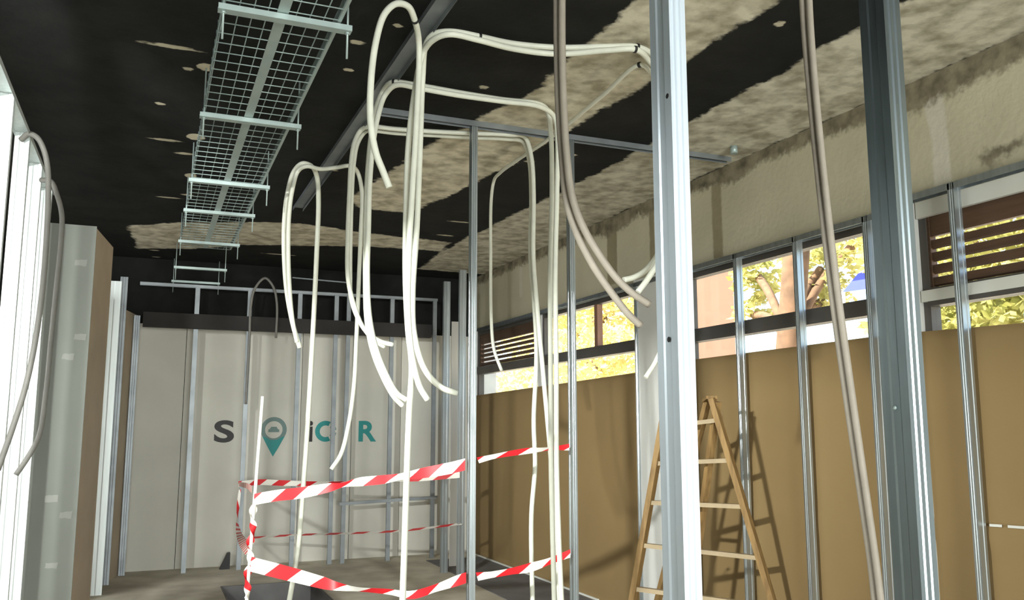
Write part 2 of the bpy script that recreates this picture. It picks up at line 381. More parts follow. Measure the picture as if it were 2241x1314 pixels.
# window wall: plaster above the frame, piers between the bays, an unseen low parapet added to block light
wr = struct('wall_right', B(3.755, 4.05, -6.6, 10.42, 2.745, CEIL), 'plaster')
struct('trim_4', B(3.80, 4.05, -6.6, 10.42, -0.1, 0.9), 'board')
for n, (a, b, x0, x1) in enumerate(((5.62, 6.24, 3.70, 3.80), (3.40, 3.475, 3.765, 3.88), (10.25, 10.42, 3.78, 4.05), (-6.6, 1.9, 3.78, 4.05), (8.29, 8.37, 3.78, 3.88))):
    struct('trim_%d' % (n + 5), B(x0, x1, a, b, 0.0, 2.745), 'board_w')
struct('trim_10', sheetB([(-0.52, 8.75), (-0.15, 10.38), (-0.9, 10.38), (-0.9, 8.75)], 0.0, 2.74), 'board_b')
rect = lambda a, b, c, d: [(a, c), (b, c), (b, d), (a, d)]
DARKJ = [rect(5.07, 5.19, 2.74, 3.30), rect(5.98, 6.06, 2.74, 3.36), rect(6.60, 6.78, 2.78, 3.36)]
LIGHTJ = [[(3.13, 2.74), (3.24, 2.74), (3.235, 3.05), (3.28, 3.30), (3.15, 3.30), (3.13, 3.05)], rect(8.72, 8.80, 2.95, 3.30)]
DARK_MOTTLE = [[(-6.6, 3.30), (2.2, 3.30), (3.3, 3.24), (3.8, 3.30), (4.6, 3.31), (5.0, 3.26), (5.35, 3.30), (6.2, 3.30), (6.75, 3.22), (7.1, 3.31), (8.5, 3.30), (10.4, 3.30), (10.4, 3.6), (-6.6, 3.6)], [(2.7, 2.86), (2.95, 2.84), (2.95, 2.875), (2.7, 2.90)]]  # darker mottled band along the top of the plaster
many = lambda L: (lambda U, W: np.max([signed(p, U, W) for p in L], axis=0))
M['plaster_face'] = worn_mat('worn_cream_plaster', ((204, 198, 174), (192, 186, 162), 1.8), [('joint', ((158, 148, 122), (146, 137, 112), 5), 0.008, 0.015), ('fresh', ((212, 207, 192), (204, 198, 182), 5), 0.008, 0.012), ('dark_mottle', ((150, 142, 120), (98, 92, 76), 8), 0.04, 0.03)], scale=4.0)
grid_face('plaster_face', np.concatenate([np.arange(-6.6, 2.0, 0.2), np.arange(2.0, 10.42, 0.025)]), np.linspace(2.74, CEIL, 34), lambda a, b: (3.754, a, b),
          {'joint': many(DARKJ), 'fresh': many(LIGHTJ), 'dark_mottle': many(DARK_MOTTLE)}, M['plaster_face'], wr)

# outer left wall of the neighbouring bay, back wall and an unseen header added to shade the near stud's top
struct('wall_left', B(-4.2, -4.0, -6.6, 10.42, -0.1, CEIL), 'board')
wb = struct('wall_back', B(-4.2, 4.05, -6.8, -6.6, -0.1, CEIL), 'board')
struct('trim_2', B(-0.98, -0.86, -6.6, 3.35, 2.615, CEIL), 'black')

# plasterboard column
colm = struct('trim_3', sheetB([(-0.76, 7.22), (-0.438, 7.22), (-0.345, 7.98), (-0.76, 7.98)], 0.0, 3.04), 'board_b')
struct('front_board', B(-0.765, -0.435, 7.205, 7.22, 0.0, 3.05), 'board_g', colm)
struct('corner_strip', B(-0.855, -0.775, 7.10, 7.16, 0.0, 3.04), 'board_w', colm)
for z, xx in ((2.76, -0.52), (2.05, -0.56), (1.02, -0.60), (2.2, -0.49), (0.9, -0.5), (0.55, -0.57)):
    pol = ragged([(xx - 0.05, z - 0.02), (xx + 0.03, z - 0.025), (xx + 0.035, z + 0.025), (xx - 0.045, z + 0.02)], 0.02, 0.006, z)
    bm = bmesh.new(); extrude(bm, pol, (0, 7.2025, 0), (1, 0, 0), (0, 0, 1), (0, 0.004, 0)); struct('filler_spot', bm, 'spot', colm)

# ---------------------------------------------------------------- windows
def window(n, y0, y1, mull=(), shutter=False):
    bm = bmesh.new(); fx0, fx1 = 3.80, 3.87
    box(bm, fx0, fx1, y0, y1, 2.66, 2.75); box(bm, fx0, fx1, y0, y0 + 0.045, 0.9, 2.66); box(bm, fx0, fx1, y1 - 0.045, y1, 0.9, 2.66)
    o = struct('window_%d' % n, bm, 'frame_d')
    obj('midrail', B(fx0 - 0.02, fx1, y0 + 0.045, y1 - 0.045, 2.17, 2.265), 'frame_d', o)
    for m in mull:
        obj('mullion', B(fx0 + 0.01, fx1 - 0.005, m - 0.03, m + 0.03, 2.265, 2.66), 'mull', o)
    ys = [y0 + 0.045] + list(mull) + [y1 - 0.045]
    if not shutter:
        for a, b in zip(ys, ys[1:]):
            obj('pane', B(fx0 + 0.03, fx0 + 0.036, a, b, 2.265, 2.66), 'glass', o)
    obj('lower_pane', B(fx0 + 0.03, fx0 + 0.036, y0 + 0.045, y1 - 0.045, 0.9, 2.17), 'glass', o)
    return o
window(1, 6.24, 8.29, (7.12,))
window(2, 3.475, 5.62, ())
window(3, 8.37, 10.25, (), True)
window(4, 1.9, 3.40, (), True)

def shutter(y0, y1, slats, label, white):
    t = thing('shutter', label, 'shutter', (3.83, (y0 + y1) / 2, 2.265), 'brown slatted shutters')
    zt = 2.66
    for a, b in ((y0, y0 + 0.05), (y1 - 0.05, y1)):
        obj('stile', B(3.81, 3.85, a, b, 2.27, zt), 'slat', t)
    if white:
        obj('white_top_strip', B(3.775, 3.80, y0, y1, 2.65, 2.74), 'white', t)
        obj('white_bottom_strip', B(3.775, 3.80, y0, y1, 2.195, 2.255), 'white', t)
    obj('top_board', B(3.815, 3.845, y0 + 0.05, y1 - 0.05, zt - 0.115, zt), 'slat', t)
    z = zt - 0.115; n = slats
    pitch = (z - 2.275) / n
    for k in range(n):
        z1 = z - k * pitch - 0.016; z0 = z - (k + 1) * pitch
        bm = bmesh.new()
        extrude(bm, [(0, z1 - 0.004), (0.012, z1), (0.026, z1 - 0.01), (0.026, z0 + 0.004), (0.014, z0), (0, z0 + 0.008)], (3.817, y0 + 0.05, 0), (1, 0, 0), (0, 0, 1), (0, y1 - y0 - 0.1, 0))
        obj('slat', bm, 'slat', t)
    return t
shutter(1.95, 3.39, 4, 'brown slatted shutter with white strips above and below, beside the near window', True)
shutter(8.39, 10.22, 5, 'brown slatted shutter in the far corner, glowing orange between slats', False)

# ---------------------------------------------------------------- outside
struct('ground_outside', B(4.05, 60, -20, 80, -0.3, -0.15), 'street')['kind'] = 'structure'
hx, hy = 14.6, 20.2
bld = thing('house', 'peach rendered house across the street, seen through the middle window', 'house', (hx + 3, hy + 3, -0.15))
pr = (14.946, 19.775, 5.089); pl = (12.989, 20.589, 5.089)
def vbox(name, pa, pb, z0, z1, depth, m, parent):
    a = Vector((pa[0], pa[1], 0)); b = Vector((pb[0], pb[1], 0)); d = (b - a).normalized(); nn = Vector((-d.y, d.x, 0))
    bm = bmesh.new()
    extrude(bm, [(0, 0), ((b - a).length, 0), ((b - a).length, depth), (0, depth)], (a.x, a.y, z0), d, nn, (0, 0, z1 - z0))
    return obj(name, bm, m, parent)
vbox('house_wall', pl, pr, -0.15, 9.5, 5.0, 'house', bld)
vbox('roof_slab', (12.71, 20.38, 5.044), (14.806, 19.508, 5.044), 9.5, 9.7, 5.6, 'houset', bld)

def leaf_cloud(center, rad, n, m, name, parent, size=0.075):
    bm = bmesh.new(); c = Vector(center)
    for i in range(n):
        while True:
            p = Vector((random.uniform(-1, 1), random.uniform(-1, 1), random.uniform(-1, 1)))
            if p.length < 1: break
        if noise.noise(p * 2.3 + c) < -0.12: continue
        q = c + Vector((p.x * rad[0], p.y * rad[1], p.z * rad[2]))
        u = Vector((random.gauss(0, 1), random.gauss(0, 1), random.gauss(0, 0.6))).normalized(); v = u.orthogonal().normalized()
        v = (Matrix.Rotation(random.random() * 6.3, 3, u) @ v); s = size * (0.6 + random.random() * 0.8)
        bm.faces.new([bm.verts.new(q + u * s), bm.verts.new(q + v * s * 0.5), bm.verts.new(q - u * s), bm.verts.new(q - v * s * 0.5)])
    return obj(name, bm, m, parent, kind='stuff')
def tree(label, base, lean, h, r, clouds, m):
    t = thing('tree', label, 'tree', (base[0], base[1], -0.15), 'trees outside the windows')
    b = Vector((base[0], base[1], -0.15)); tp = b + Vector(lean) * h; tp.z = h
    bm = bmesh.new(); P = spline([b, b.lerp(tp, 0.5) + Vector((0.05, 0.03, 0)), tp], 6)
    tube(bm, P, r, 9); obj('trunk', bm, 'bark', t)
    for c, rad, n in clouds:
        pe = Vector(c); s = b.lerp(tp, 0.55)
        bm = bmesh.new(); tube(bm, spline([s, s.lerp(pe, 0.5) + Vector((0, 0, 0.15)), pe], 5), r * 0.35, 7); obj('branch', bm, 'bark', t)
        leaf_cloud(c, rad, int(n * 2.2), m, 'foliage', t)
    return t
# behind bay 1
tree('yellow-leaved tree filling the far left window bay', (10.2, 19.0), (0, 0, 1), 4.2, 0.16,
     [((9.402, 18.833, 4.196), (2.0, 2.0, 1.9), 2600), ((9.446, 17.19, 4.007), (1.25, 1.25, 1.7), 2300), ((8.371, 19.262, 2.971), (2.2, 2.0, 1.6), 1800), ((8.488, 15.964, 2.863), (1.3, 1.3, 0.8), 1300)], M['leaf2'])
tb = (8.627, 10.49, 2.704); tt = (8.864, 10.391, 4.136)
tree('leaning pale trunk tree with green leaves behind the middle window', (tb[0] - 0.15, tb[1] + 0.05), (0.12, -0.05, 1), 5.2, 0.2,
     [((9.652, 12.121, 4.149), (0.5, 0.5, 0.5), 330), ((9.654, 12.229, 3.44), (0.42, 0.42, 0.3), 180), ((9.896, 10.829, 4.032), (0.62, 0.6, 0.5), 380), ((10.595, 10.754, 4.526), (0.5, 0.6, 0.35), 300), ((10.049, 10.982, 3.539), (0.5, 0.5, 0.25), 160)], M['leaf'])
tree('bushy sunlit tree behind the near slatted shutter', (11.2, 7.6), (0, 0, 1), 4.4, 0.14,
     [((9.395, 8.004, 2.936), (1.0, 1.2, 0.5), 900), ((9.551, 7.398, 3.098), (1.0, 1.2, 0.7), 1100), ((9.681, 7.885, 3.949), (1.3, 1.5, 0.9), 1500), ((9.405, 6.917, 3.84), (1.2, 1.2, 0.9), 1200)], M['leaf'])
aw = thing('awning', 'small blue awning outside, low behind the middle window', 'awning', (9.482, 9.701, 3.442))
a0 = Vector((9.329, 9.765, 3.476)); a1 = Vector((9.704, 9.609, 3.53)); a2 = Vector((10.07, 9.998, 3.864)); a3 = Vector((9.94, 10.052, 3.849))
bm = bmesh.new(); q = [bm.verts.new(p) for p in (a0, a1, a2, a3)]; bm.faces.new(q)
r = bmesh.ops.extrude_face_region(bm, geom=bm.faces[:]); bmesh.ops.translate(bm, verts=[v for v in r['geom'] if isinstance(v, bmesh.types.BMVert)], vec=(0.03, 0.03, 0.02))
obj('canopy', bm, 'blue', aw)
for p in (a0, a1):
    obj('post', tubeB([Vector((p.x, p.y, -0.15)), p], 0.03, 8), 'white', aw)

# ---------------------------------------------------------------- steel framing of the window wall
trk = tag(obj('metal_track', trackB((3.69, 1.2, 2.765), (0, 2.22, 0), (1, 0, 0), (0, 0, -1), 0.05, 0.035), 'metal'), 'galvanised track over the brown slatted shutter near the camera', 'metal track', 'window wall framing')
trk = tag(obj('metal_track', trackB((3.69, 3.47, 2.722), (0, 6.6, 0), (1, 0, 0), (0, 0, -1), 0.05, 0.035), 'metal'), 'long galvanised track along the foot of the cream plaster, above the bright windows', 'metal track', 'window wall framing')
for y, lab in ((1.9, 'steel stud by the frame edge in front of the slatted shutter'),
               (3.09, 'galvanised stud crossing the brown slatted shutter and the cardboard below it'),
               (3.67, 'galvanised stud just beyond the tall bare near stud, at the blue awning'),
               (4.255, 'galvanised stud in front of the middle window, right of the leaning tree trunk'),
               (4.86, 'galvanised stud carrying the ladder top shadow, beside the peach house'),
               (5.46, 'galvanised stud mostly hidden behind the brightest tall stud'),
               (6.20, 'galvanised stud at the edge of the white pier, behind the ladder')):
    o = obj('metal_stud', studB(3.69, y - 0.018, 0.0, 2.72 if y > 3.4 else 2.763, 0.048, 0.036, (1, 0), (0, 1)), 'metal')
    tag(o, lab, 'metal stud', 'window wall framing')

# cardboard sheets taped over the lower windows
def cardboard(y0, y1, z0, z1, label, seed, creases=True):
    ny = max(6, int((y1 - y0) / 0.07)); nz = 30; bm = bmesh.new(); g = []
    for side in (0, 1):
        rows = []
        for j in range(nz + 1):
            row = []
            for i in range(ny + 1):
                y = y0 + (y1 - y0) * i / ny; f = j / nz
                z = 0.0 + (z0 + (z1 - z0) * i / ny) * f
                dx = noise.noise(Vector((y * 1.1 + seed, z * 0.8, 0))) * 0.012 + noise.noise(Vector((y * 3 + seed, z * 2, 5))) * 0.003
                zc = 1.0 + 0.02 * math.sin(y)
                dx -= 0.014 * math.exp(-((z - zc) / 0.03) ** 2)
                row.append(bm.verts.new((3.772 + dx + side * 0.006, y, z)))
            rows.append(row)
        g.append(rows)
    for side in (0, 1):
        R = g[side]
        for j in range(nz):
            for i in range(ny):
                f = (R[j][i], R[j][i+1], R[j+1][i+1], R[j+1][i])
                ff = bm.faces.new(f if side == 1 else f[::-1]); ff.smooth = True
    A, Bq = g
    for i in range(ny):
        bm.faces.new((A[nz][i], A[nz][i+1], Bq[nz][i+1], Bq[nz][i])); bm.faces.new((A[0][i+1], A[0][i], Bq[0][i], Bq[0][i+1]))
    for j in range(nz):
        bm.faces.new((A[j+1][0], A[j][0], Bq[j][0], Bq[j+1][0])); bm.faces.new((A[j][ny], A[j+1][ny], Bq[j+1][ny], Bq[j][ny]))
    return tag(obj('cardboard_sheet', bm, 'card'), label, 'cardboard sheet', 'cardboard over the lower windows')
cardboard(1.95, 3.44, 2.00, 2.04, 'brown cardboard sheet below the near slatted shutter', 1.0)
cardboard(3.44, 5.66, 2.045, 2.035, 'brown cardboard sheet under the middle window, with the ladder shadow on it', 3.0)
cardboard(6.20, 8.0, 1.985, 1.95, 'brown cardboard sheet left of the white pier', 4.0)
cardboard(8.0, 10.3, 1.95, 1.91, 'brown cardboard sheet in the far corner under the glowing shutter', 5.0)
P1 = (3.755, 3.064, 1.073); P2 = (3.755, 3, 1.076); P3 = (3.755, 2.967, 1.077); P4 = (3.755, 2.865, 1.081)
tag(obj('tape_strip', beamB(P1, P2, 0.004, 0.012), 'white'), 'short torn white tape strip on the cardboard, next to the dark stud', 'tape strip', 'white tape on cardboard')
tag(obj('tape_strip', beamB(P3, P4, 0.004, 0.012), 'white'), 'torn white tape strip on the cardboard running out of the frame', 'tape strip', 'white tape on cardboard')

# ---------------------------------------------------------------- partition framing in the room
def tall(name, bm, m, label, group, cat='metal stud'):
    return tag(obj(name, bm, m), label, cat, group)
# two near studs
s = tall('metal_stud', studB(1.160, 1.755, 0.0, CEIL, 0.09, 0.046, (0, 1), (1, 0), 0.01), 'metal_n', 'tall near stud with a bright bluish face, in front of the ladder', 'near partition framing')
for c in ((1.159, 1.772, 2.366), (1.159, 1.794, 1.755)):
    bm = bmesh.new()
    bmesh.ops.create_circle(bm, cap_ends=True, segments=10, radius=0.007, matrix=Matrix.Translation(c) @ Matrix.Rotation(math.pi / 2, 4, 'Y'))
    obj('screw_hole', bm, 'tie', s)
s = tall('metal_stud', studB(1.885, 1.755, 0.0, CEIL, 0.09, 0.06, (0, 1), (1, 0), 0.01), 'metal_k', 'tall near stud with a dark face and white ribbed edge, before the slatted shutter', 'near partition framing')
c = (1.883, 1.804, 1.596); bm = bmesh.new(); bmesh.ops.create_uvsphere(bm, u_segments=10, v_segments=6, radius=0.006, matrix=Matrix.Translation(c)); obj('bright_dot', bm, 'zinc', s)  # pale dot standing for light seen through a hole in the stud
# cross partition
tall('metal_track', trackB((1.11, 4.815, CEIL), (2.55, 0, 0), (0, 1, 0), (0, 0, -1), 0.05, 0.035), 'metal_d', 'ceiling track running crosswise from the long channel to the cream plaster', 'ceiling tracks', 'metal track')
tall('metal_stud', studB(1.742, 4.82, 0.0, CEIL - 0.004, 0.046, 0.036, (0, 1), (1, 0)), 'metal', 'mid-room stud with both tapes tied to it, nearer the hanging conduits', 'cross partition framing')
tall('metal_stud', studB(2.402, 4.82, 0.0, CEIL - 0.004, 0.046, 0.036, (0, 1), (1, 0)), 'metal', 'mid-room stud in front of the yellow window bay, tape ends tied to it', 'cross partition framing')
tall('ceiling_channel', trackB((1.055, 1.2, CEIL), (0, 6.23, 0), (1, 0, 0), (0, 0, -1), 0.085, 0.03), 'metal_d', 'long grey steel channel on the black ceiling beside the cable tray', 'ceiling tracks', 'metal channel')
c = (3.534, 4.617, 3.37)
bm = bmesh.new(); tube(bm, [Vector((c[0], c[1], 3.35)), Vector((c[0], c[1], 3.40))], 0.025, 10); tag(obj('ceiling_bolt', bm, 'zinc'), 'round ceiling bolt at the end of the crosswise track', 'bolt')

# far framing
tall('metal_stud', studB(0.415, 10.06, 0.0, 3.07, 0.046, 0.03, (1, 0), (0, 1), rib=False), 'metal_d', 'far wall stud left of the dark letter S', 'far wall framing')
tall('metal_stud', studB(0.972, 10.06, 0.0, 3.07, 0.046, 0.03, (1, 0), (0, 1), rib=False), 'metal_d', 'far wall stud between the letter S and the teal pin', 'far wall framing')
tall('metal_stud', studB(1.528, 10.06, 0.0, 3.07, 0.046, 0.03, (1, 0), (0, 1), rib=False), 'metal_d', 'far wall stud just right of the teal pin', 'far wall framing')
tall('metal_stud', studB(1.948, 10.06, 0.0, 3.07, 0.046, 0.03, (1, 0), (0, 1), rib=False), 'metal_d', 'far wall stud beside the teal letter C, first of a close pair', 'far wall framing')
tall('metal_stud', studB(2.093, 10.06, 0.0, 3.07, 0.046, 0.03, (1, 0), (0, 1), rib=False), 'metal_d', 'far wall stud between the letters C and R, second of a close pair', 'far wall framing')
tall('metal_stud', studB(2.616, 10.06, 0.0, 3.07, 0.046, 0.03, (1, 0), (0, 1), rib=False), 'metal_d', 'far wall stud right of the teal letter R', 'far wall framing')
tall('metal_stud', studB(3.148, 10.06, 0.0, 3.07, 0.046, 0.03, (1, 0), (0, 1), rib=False), 'metal_d', 'far wall stud in the window corner, where the low rail ends', 'far wall framing')
tall('metal_track', trackB((-0.15, 10.05, 3.075), (3.35, 0, 0), (0, 1, 0), (0, 0, -1), 0.05, 0.03), 'metal_d', 'thin steel head track across the black upper part of the far wall', 'far wall framing', 'metal track')
tall('metal_rail', beamB((2.06, 10.04, 0.66), (3.22, 10.04, 0.70), 0.02, 0.035), 'metal_d', 'low horizontal steel rail across the far studs in the corner', 'far wall framing', 'metal rail')
for x, y, zt, lab in ((2.95, 9.03, 3.12, 'stud near the far window corner, left of the white board strip'), (3.02, 8.70, 3.20, 'stud in the far corner right beside the mid-room stud, reaching above the beam')):
    tall('metal_stud', studB(x, y, 0.0, zt, 0.07, 0.046, (1, 0), (0, 1)), 'metal', lab, 'corner framing')
tall('board_strip', B(3.16, 3.30, 9.38, 9.40, 0.0, 2.72), 'board_w', 'narrow white board strip standing in the far window corner', 'corner framing', 'plasterboard')
# left framing
for y, lab in ((4.3, 'overexposed bright stud at the left edge of the view'), (4.94, 'overexposed bright stud, second nearest in the left row'), (5.60, 'bright left row stud from whose top the nearer grey conduit loops'), (6.25, 'bright left row stud behind the two grey conduits'), (6.90, 'last stud of the left row, next to the plasterboard column')):
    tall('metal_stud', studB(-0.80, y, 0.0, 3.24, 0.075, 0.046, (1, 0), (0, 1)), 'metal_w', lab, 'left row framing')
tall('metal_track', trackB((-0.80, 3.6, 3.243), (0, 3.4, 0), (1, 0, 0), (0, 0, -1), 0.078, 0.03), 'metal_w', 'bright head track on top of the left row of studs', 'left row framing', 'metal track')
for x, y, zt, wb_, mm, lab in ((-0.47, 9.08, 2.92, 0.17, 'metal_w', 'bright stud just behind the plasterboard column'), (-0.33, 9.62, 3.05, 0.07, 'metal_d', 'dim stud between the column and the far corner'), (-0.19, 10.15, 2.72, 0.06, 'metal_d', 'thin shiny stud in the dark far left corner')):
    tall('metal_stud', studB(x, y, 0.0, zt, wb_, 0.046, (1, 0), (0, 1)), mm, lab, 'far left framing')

# ---------------------------------------------------------------- cable tray
TZ = 3.155
tray = thing('cable_tray', 'galvanised wire mesh cable tray hanging under the black ceiling', 'cable tray', (0.42, 5.9, TZ))
TX0, TX1, TY0, TY1 = 0.19, 0.62, 1.6, 8.3
for x in [TX0 + (TX1 - TX0) * k / 8 for k in range(9)]:
    if abs(x - 0.405) < 0.01: continue
    obj('long_wire', tubeB([(x, TY0, TZ + 0.006), (x, TY1, TZ + 0.006)], 0.0023, 6), 'tray', tray)
for x in (TX0 - 0.004, TX1 + 0.004):
    for dz in (0.03, 0.055):
        obj('side_wire', tubeB([(x, TY0, TZ + dz), (x, TY1, TZ + dz)], 0.003, 6), 'tray', tray)
obj('spine_plate', B(0.383, 0.427, TY0, TY1, TZ - 0.002, TZ + 0.001), 'zinc', tray)
obj('edge_plate', B(TX1 + 0.0, TX1 + 0.014, TY0, TY1, TZ + 0.0, TZ + 0.05), 'zinc', tray)
y = TY0; cw = None
while y < TY1:
    if cw is None:
        bm = bmesh.new(); tube(bm, [Vector(p) for p in ((TX0 - 0.008, y, TZ + 0.055), (TX0 - 0.008, y, TZ + 0.001), (TX1, y, TZ + 0.001), (TX1, y, TZ + 0.05))], 0.0026, 6)
        cw = obj('cross_wire', bm, 'tray', tray); y0 = y
    else:
        c = cw.copy(); COL.objects.link(c); c.parent = tray; c.location = cw.location + Vector((0, y - y0, 0))
    y += 0.10
for i, yb in enumerate((2.1, 3.337, 4.605, 5.915, 6.79, 7.99, 9.36, 10.3)):
    bar = obj('support_bar', trackB((0.165, yb - 0.02, TZ - 0.026), (0.515, 0, 0), (0, 1, 0), (0, 0, 1), 0.04, 0.022, 0.003), 'zinc', tray)
    for x in (0.185, 0.665):
        obj('threaded_rod', tubeB([(x, yb, 3.015), (x, yb, CEIL - 0.003)], 0.0045, 7), 'zinc', bar)
        bm = bmesh.new(); tube(bm, [Vector((x, yb, TZ - 0.036)), Vector((x, yb, TZ - 0.027))], 0.010, 6); obj('nut', bm, 'zinc', bar)

# ---------------------------------------------------------------- hanging conduits
CL = []
def conduit(pts, label, group, r=0.0145, m='pvc', ties=()):
    P = spline(pts, 7); bm = bmesh.new(); tube(bm, P, r, 10); CL.append((label, P, r))
    o = tag(obj('conduit', bm, m), label, 'conduit', group)
    for i in ties:
        k = min(i * 7, len(P) - 2); d = (P[k+1] - P[k]).normalized()
        bm = bmesh.new(); tube(bm, [P[k] - d * 0.006, P[k] + d * 0.006], r + 0.003, 10)
        obj('cable_tie', bm, 'tie', o)
    return o
conduit([(0.868, 3.4, 2.517), (0.84, 3.4, 2.583), (0.809, 3.4, 2.657), (0.784, 3.4, 2.781), (0.78, 3.4, 2.938), (0.799, 3.41, 3.136), (0.84, 3.43, 3.285), (0.896, 3.45, 3.351), (0.956, 3.48, 3.364), (1.007, 3.55, 3.34), (1.072, 3.7, 3.296), (1.075, 3.73, 2.974), (1.062, 3.74, 2.605), (1.052, 3.74, 2.307), (1.052, 3.74, 2.057), (1.075, 3.74, 1.852), (1.111, 3.74, 1.721), (1.15, 3.74, 1.659)],
        'white conduit arched over the channel, short end dangling left, long end pointing down right', 'white conduits hanging from the ceiling channel', ties=[9])
conduit([(2.104, 3.64, 2.248), (2.163, 3.64, 2.265), (2.234, 3.64, 2.309), (2.316, 3.64, 2.419), (2.38, 3.64, 2.671), (2.396, 3.64, 3.009), (2.383, 3.64, 3.314), (2.256, 3.544, 3.37), (2.103, 3.464, 3.37), (1.967, 3.515, 3.37), (1.746, 3.618, 3.37), (1.523, 3.661, 3.37), (1.354, 3.651, 3.37), (1.208, 3.654, 3.37), (1.147, 3.71, 3.37), (1.129, 3.782, 3.345), (1.151, 3.9, 3.229), (1.144, 3.9, 2.927), (1.133, 3.9, 2.474), (1.118, 3.9, 2.166), (1.128, 3.9, 1.972), (1.184, 3.9, 1.803), (1.263, 3.9, 1.724), (1.342, 3.9, 1.697)],
        'white ceiling conduit whose hanging end curls right toward the mid-room stud', 'white conduits hanging from the ceiling channel', ties=[8, 12])
conduit([(2.122, 3.54, 2.174), (2.185, 3.54, 2.251), (2.254, 3.54, 2.361), (2.331, 3.54, 2.642), (2.351, 3.54, 2.972), (2.344, 3.54, 3.257), (2.227, 3.528, 3.325), (2.054, 3.405, 3.325), (1.938, 3.464, 3.325), (1.734, 3.594, 3.325), (1.518, 3.622, 3.325), (1.323, 3.596, 3.325), (1.187, 3.59, 3.325), (1.135, 3.669, 3.325), (1.117, 3.79, 3.3), (1.078, 3.8, 3.066), (1.056, 3.8, 2.817), (1.052, 3.8, 2.554), (1.055, 3.8, 2.233), (1.071, 3.8, 1.981), (1.091, 3.8, 1.816), (1.083, 3.8, 1.611), (1.076, 3.8, 1.309), (1.072, 3.8, 1.054), (1.066, 3.8, 0.737)],
        'white ceiling conduit hanging straight down past the tapes to the floor', 'white conduits hanging from the ceiling channel', ties=[7])
conduit([(2.264, 3.72, 1.78), (2.327, 3.72, 1.866), (2.401, 3.72, 2.029), (2.454, 3.72, 2.314), (2.474, 3.72, 2.798), (2.454, 3.72, 3.217), (2.3, 3.66, 3.345), (2.192, 3.593, 3.345), (2.216, 4.02, 3.345), (2.244, 4.5, 3.345), (2.254, 4.884, 3.345), (2.243, 5.31, 3.345), (2.247, 5.616, 3.345), (2.305, 5.9, 3.352), (2.287, 5.9, 3.209), (2.285, 5.9, 2.791), (2.291, 5.9, 2.313), (2.313, 5.9, 2.096), (2.374, 5.9, 1.94)],
        'thin white conduit running diagonally over the grey ceiling band and dropping at the far shutter', 'white conduits hanging from the ceiling channel', r=0.012, ties=[7])
conduit([(1.253, 4.52, 1.649), (1.202, 4.52, 1.699), (1.141, 4.52, 1.802), (1.081, 4.52, 1.945), (1.048, 4.52, 2.102), (1.034, 4.52, 2.347), (1.028, 4.52, 2.596), (1.03, 4.52, 2.85), (1.046, 4.52, 3.109), (1.068, 4.52, 3.269), (1.107, 4.52, 3.38), (1.123, 4.347, 3.37), (1.242, 4.338, 3.37), (1.482, 4.351, 3.37), (1.756, 4.355, 3.37), (1.975, 4.34, 3.37), (2.084, 4.45, 3.368), (2.106, 4.46, 3.229), (2.114, 4.47, 2.9), (2.099, 4.47, 2.411), (2.098, 4.47, 1.884), (2.097, 4.47, 1.373), (2.103, 4.47, 0.999), (2.113, 4.47, 0.525)],
        'white conduit from the second ceiling tie, lower of two ends pointing down right', 'white conduits hanging from the ceiling channel', ties=[11])
conduit([(1.222, 4.34, 1.675), (1.173, 4.34, 1.707), (1.112, 4.34, 1.804), (1.054, 4.34, 1.942), (1.017, 4.34, 2.104), (1.002, 4.34, 2.316), (1.002, 4.34, 2.556), (1.003, 4.34, 2.799), (1.017, 4.34, 3.024), (1.041, 4.34, 3.177), (1.075, 4.34, 3.289), (1.115, 4.258, 3.32), (1.232, 4.256, 3.32), (1.454, 4.269, 3.32), (1.718, 4.261, 3.32), (1.936, 4.253, 3.32), (2.073, 4.34, 3.302), (2.09, 4.34, 3.189), (2.084, 4.34, 2.864), (2.069, 4.34, 2.388), (2.071, 4.34, 1.875), (2.069, 4.34, 1.378), (2.077, 4.34, 1.014), (2.095, 4.34, 0.551)],
        'white conduit from the second ceiling tie, upper of two ends pointing down right', 'white conduits hanging from the ceiling channel')
conduit([(1.361, 5.16, 2.033), (1.275, 5.16, 2.053), (1.18, 5.16, 2.124), (1.116, 5.16, 2.26), (1.075, 5.16, 2.425), (1.066, 5.16, 2.678), (1.069, 5.16, 2.964), (1.073, 5.16, 3.139), (1.092, 5.16, 3.287), (1.13, 5.16, 3.366), (1.172, 5.071, 3.366), (1.307, 5.06, 3.366), (1.558, 5.011, 3.366), (1.807, 4.944, 3.366), (2.016, 4.885, 3.366), (2.163, 4.97, 3.391), (2.205, 4.97, 3.264), (2.22, 4.97, 3.007), (2.216, 4.97, 2.617), (2.243, 4.97, 2.266), (2.276, 4.97, 1.92), (2.303, 4.97, 1.635), (2.329, 4.97, 1.353), (2.346, 4.97, 1.075), (2.362, 4.97, 0.827), (2.387, 4.97, 0.407)],
        'white conduit from the third ceiling tie, short end turned right level with the slatted shutter', 'white conduits hanging from the ceiling channel', ties=[10])
conduit([(1.338, 5.27, 2.028), (1.259, 5.27, 2.076), (1.17, 5.27, 2.191), (1.118, 5.27, 2.331), (1.109, 5.27, 2.473), (1.105, 5.27, 2.703), (1.106, 5.27, 2.996), (1.113, 5.27, 3.174), (1.133, 5.27, 3.311), (1.175, 5.27, 3.392), (1.207, 5.144, 3.368), (1.342, 5.135, 3.368), (1.581, 5.082, 3.368), (1.837, 5.024, 3.368), (2.035, 4.97, 3.368), (2.181, 5.04, 3.384), (2.22, 5.04, 3.271), (2.235, 5.04, 3.026), (2.227, 5.04, 2.631), (2.255, 5.04, 2.275), (2.267, 5.04, 1.982), (2.246, 5.04, 1.578), (2.254, 5.04, 1.296), (2.228, 5.04, 0.99), (2.235, 5.04, 0.406)],
        'white conduit from the third ceiling tie, dropping wavy beside the straight pair', 'white conduits hanging from the ceiling channel')
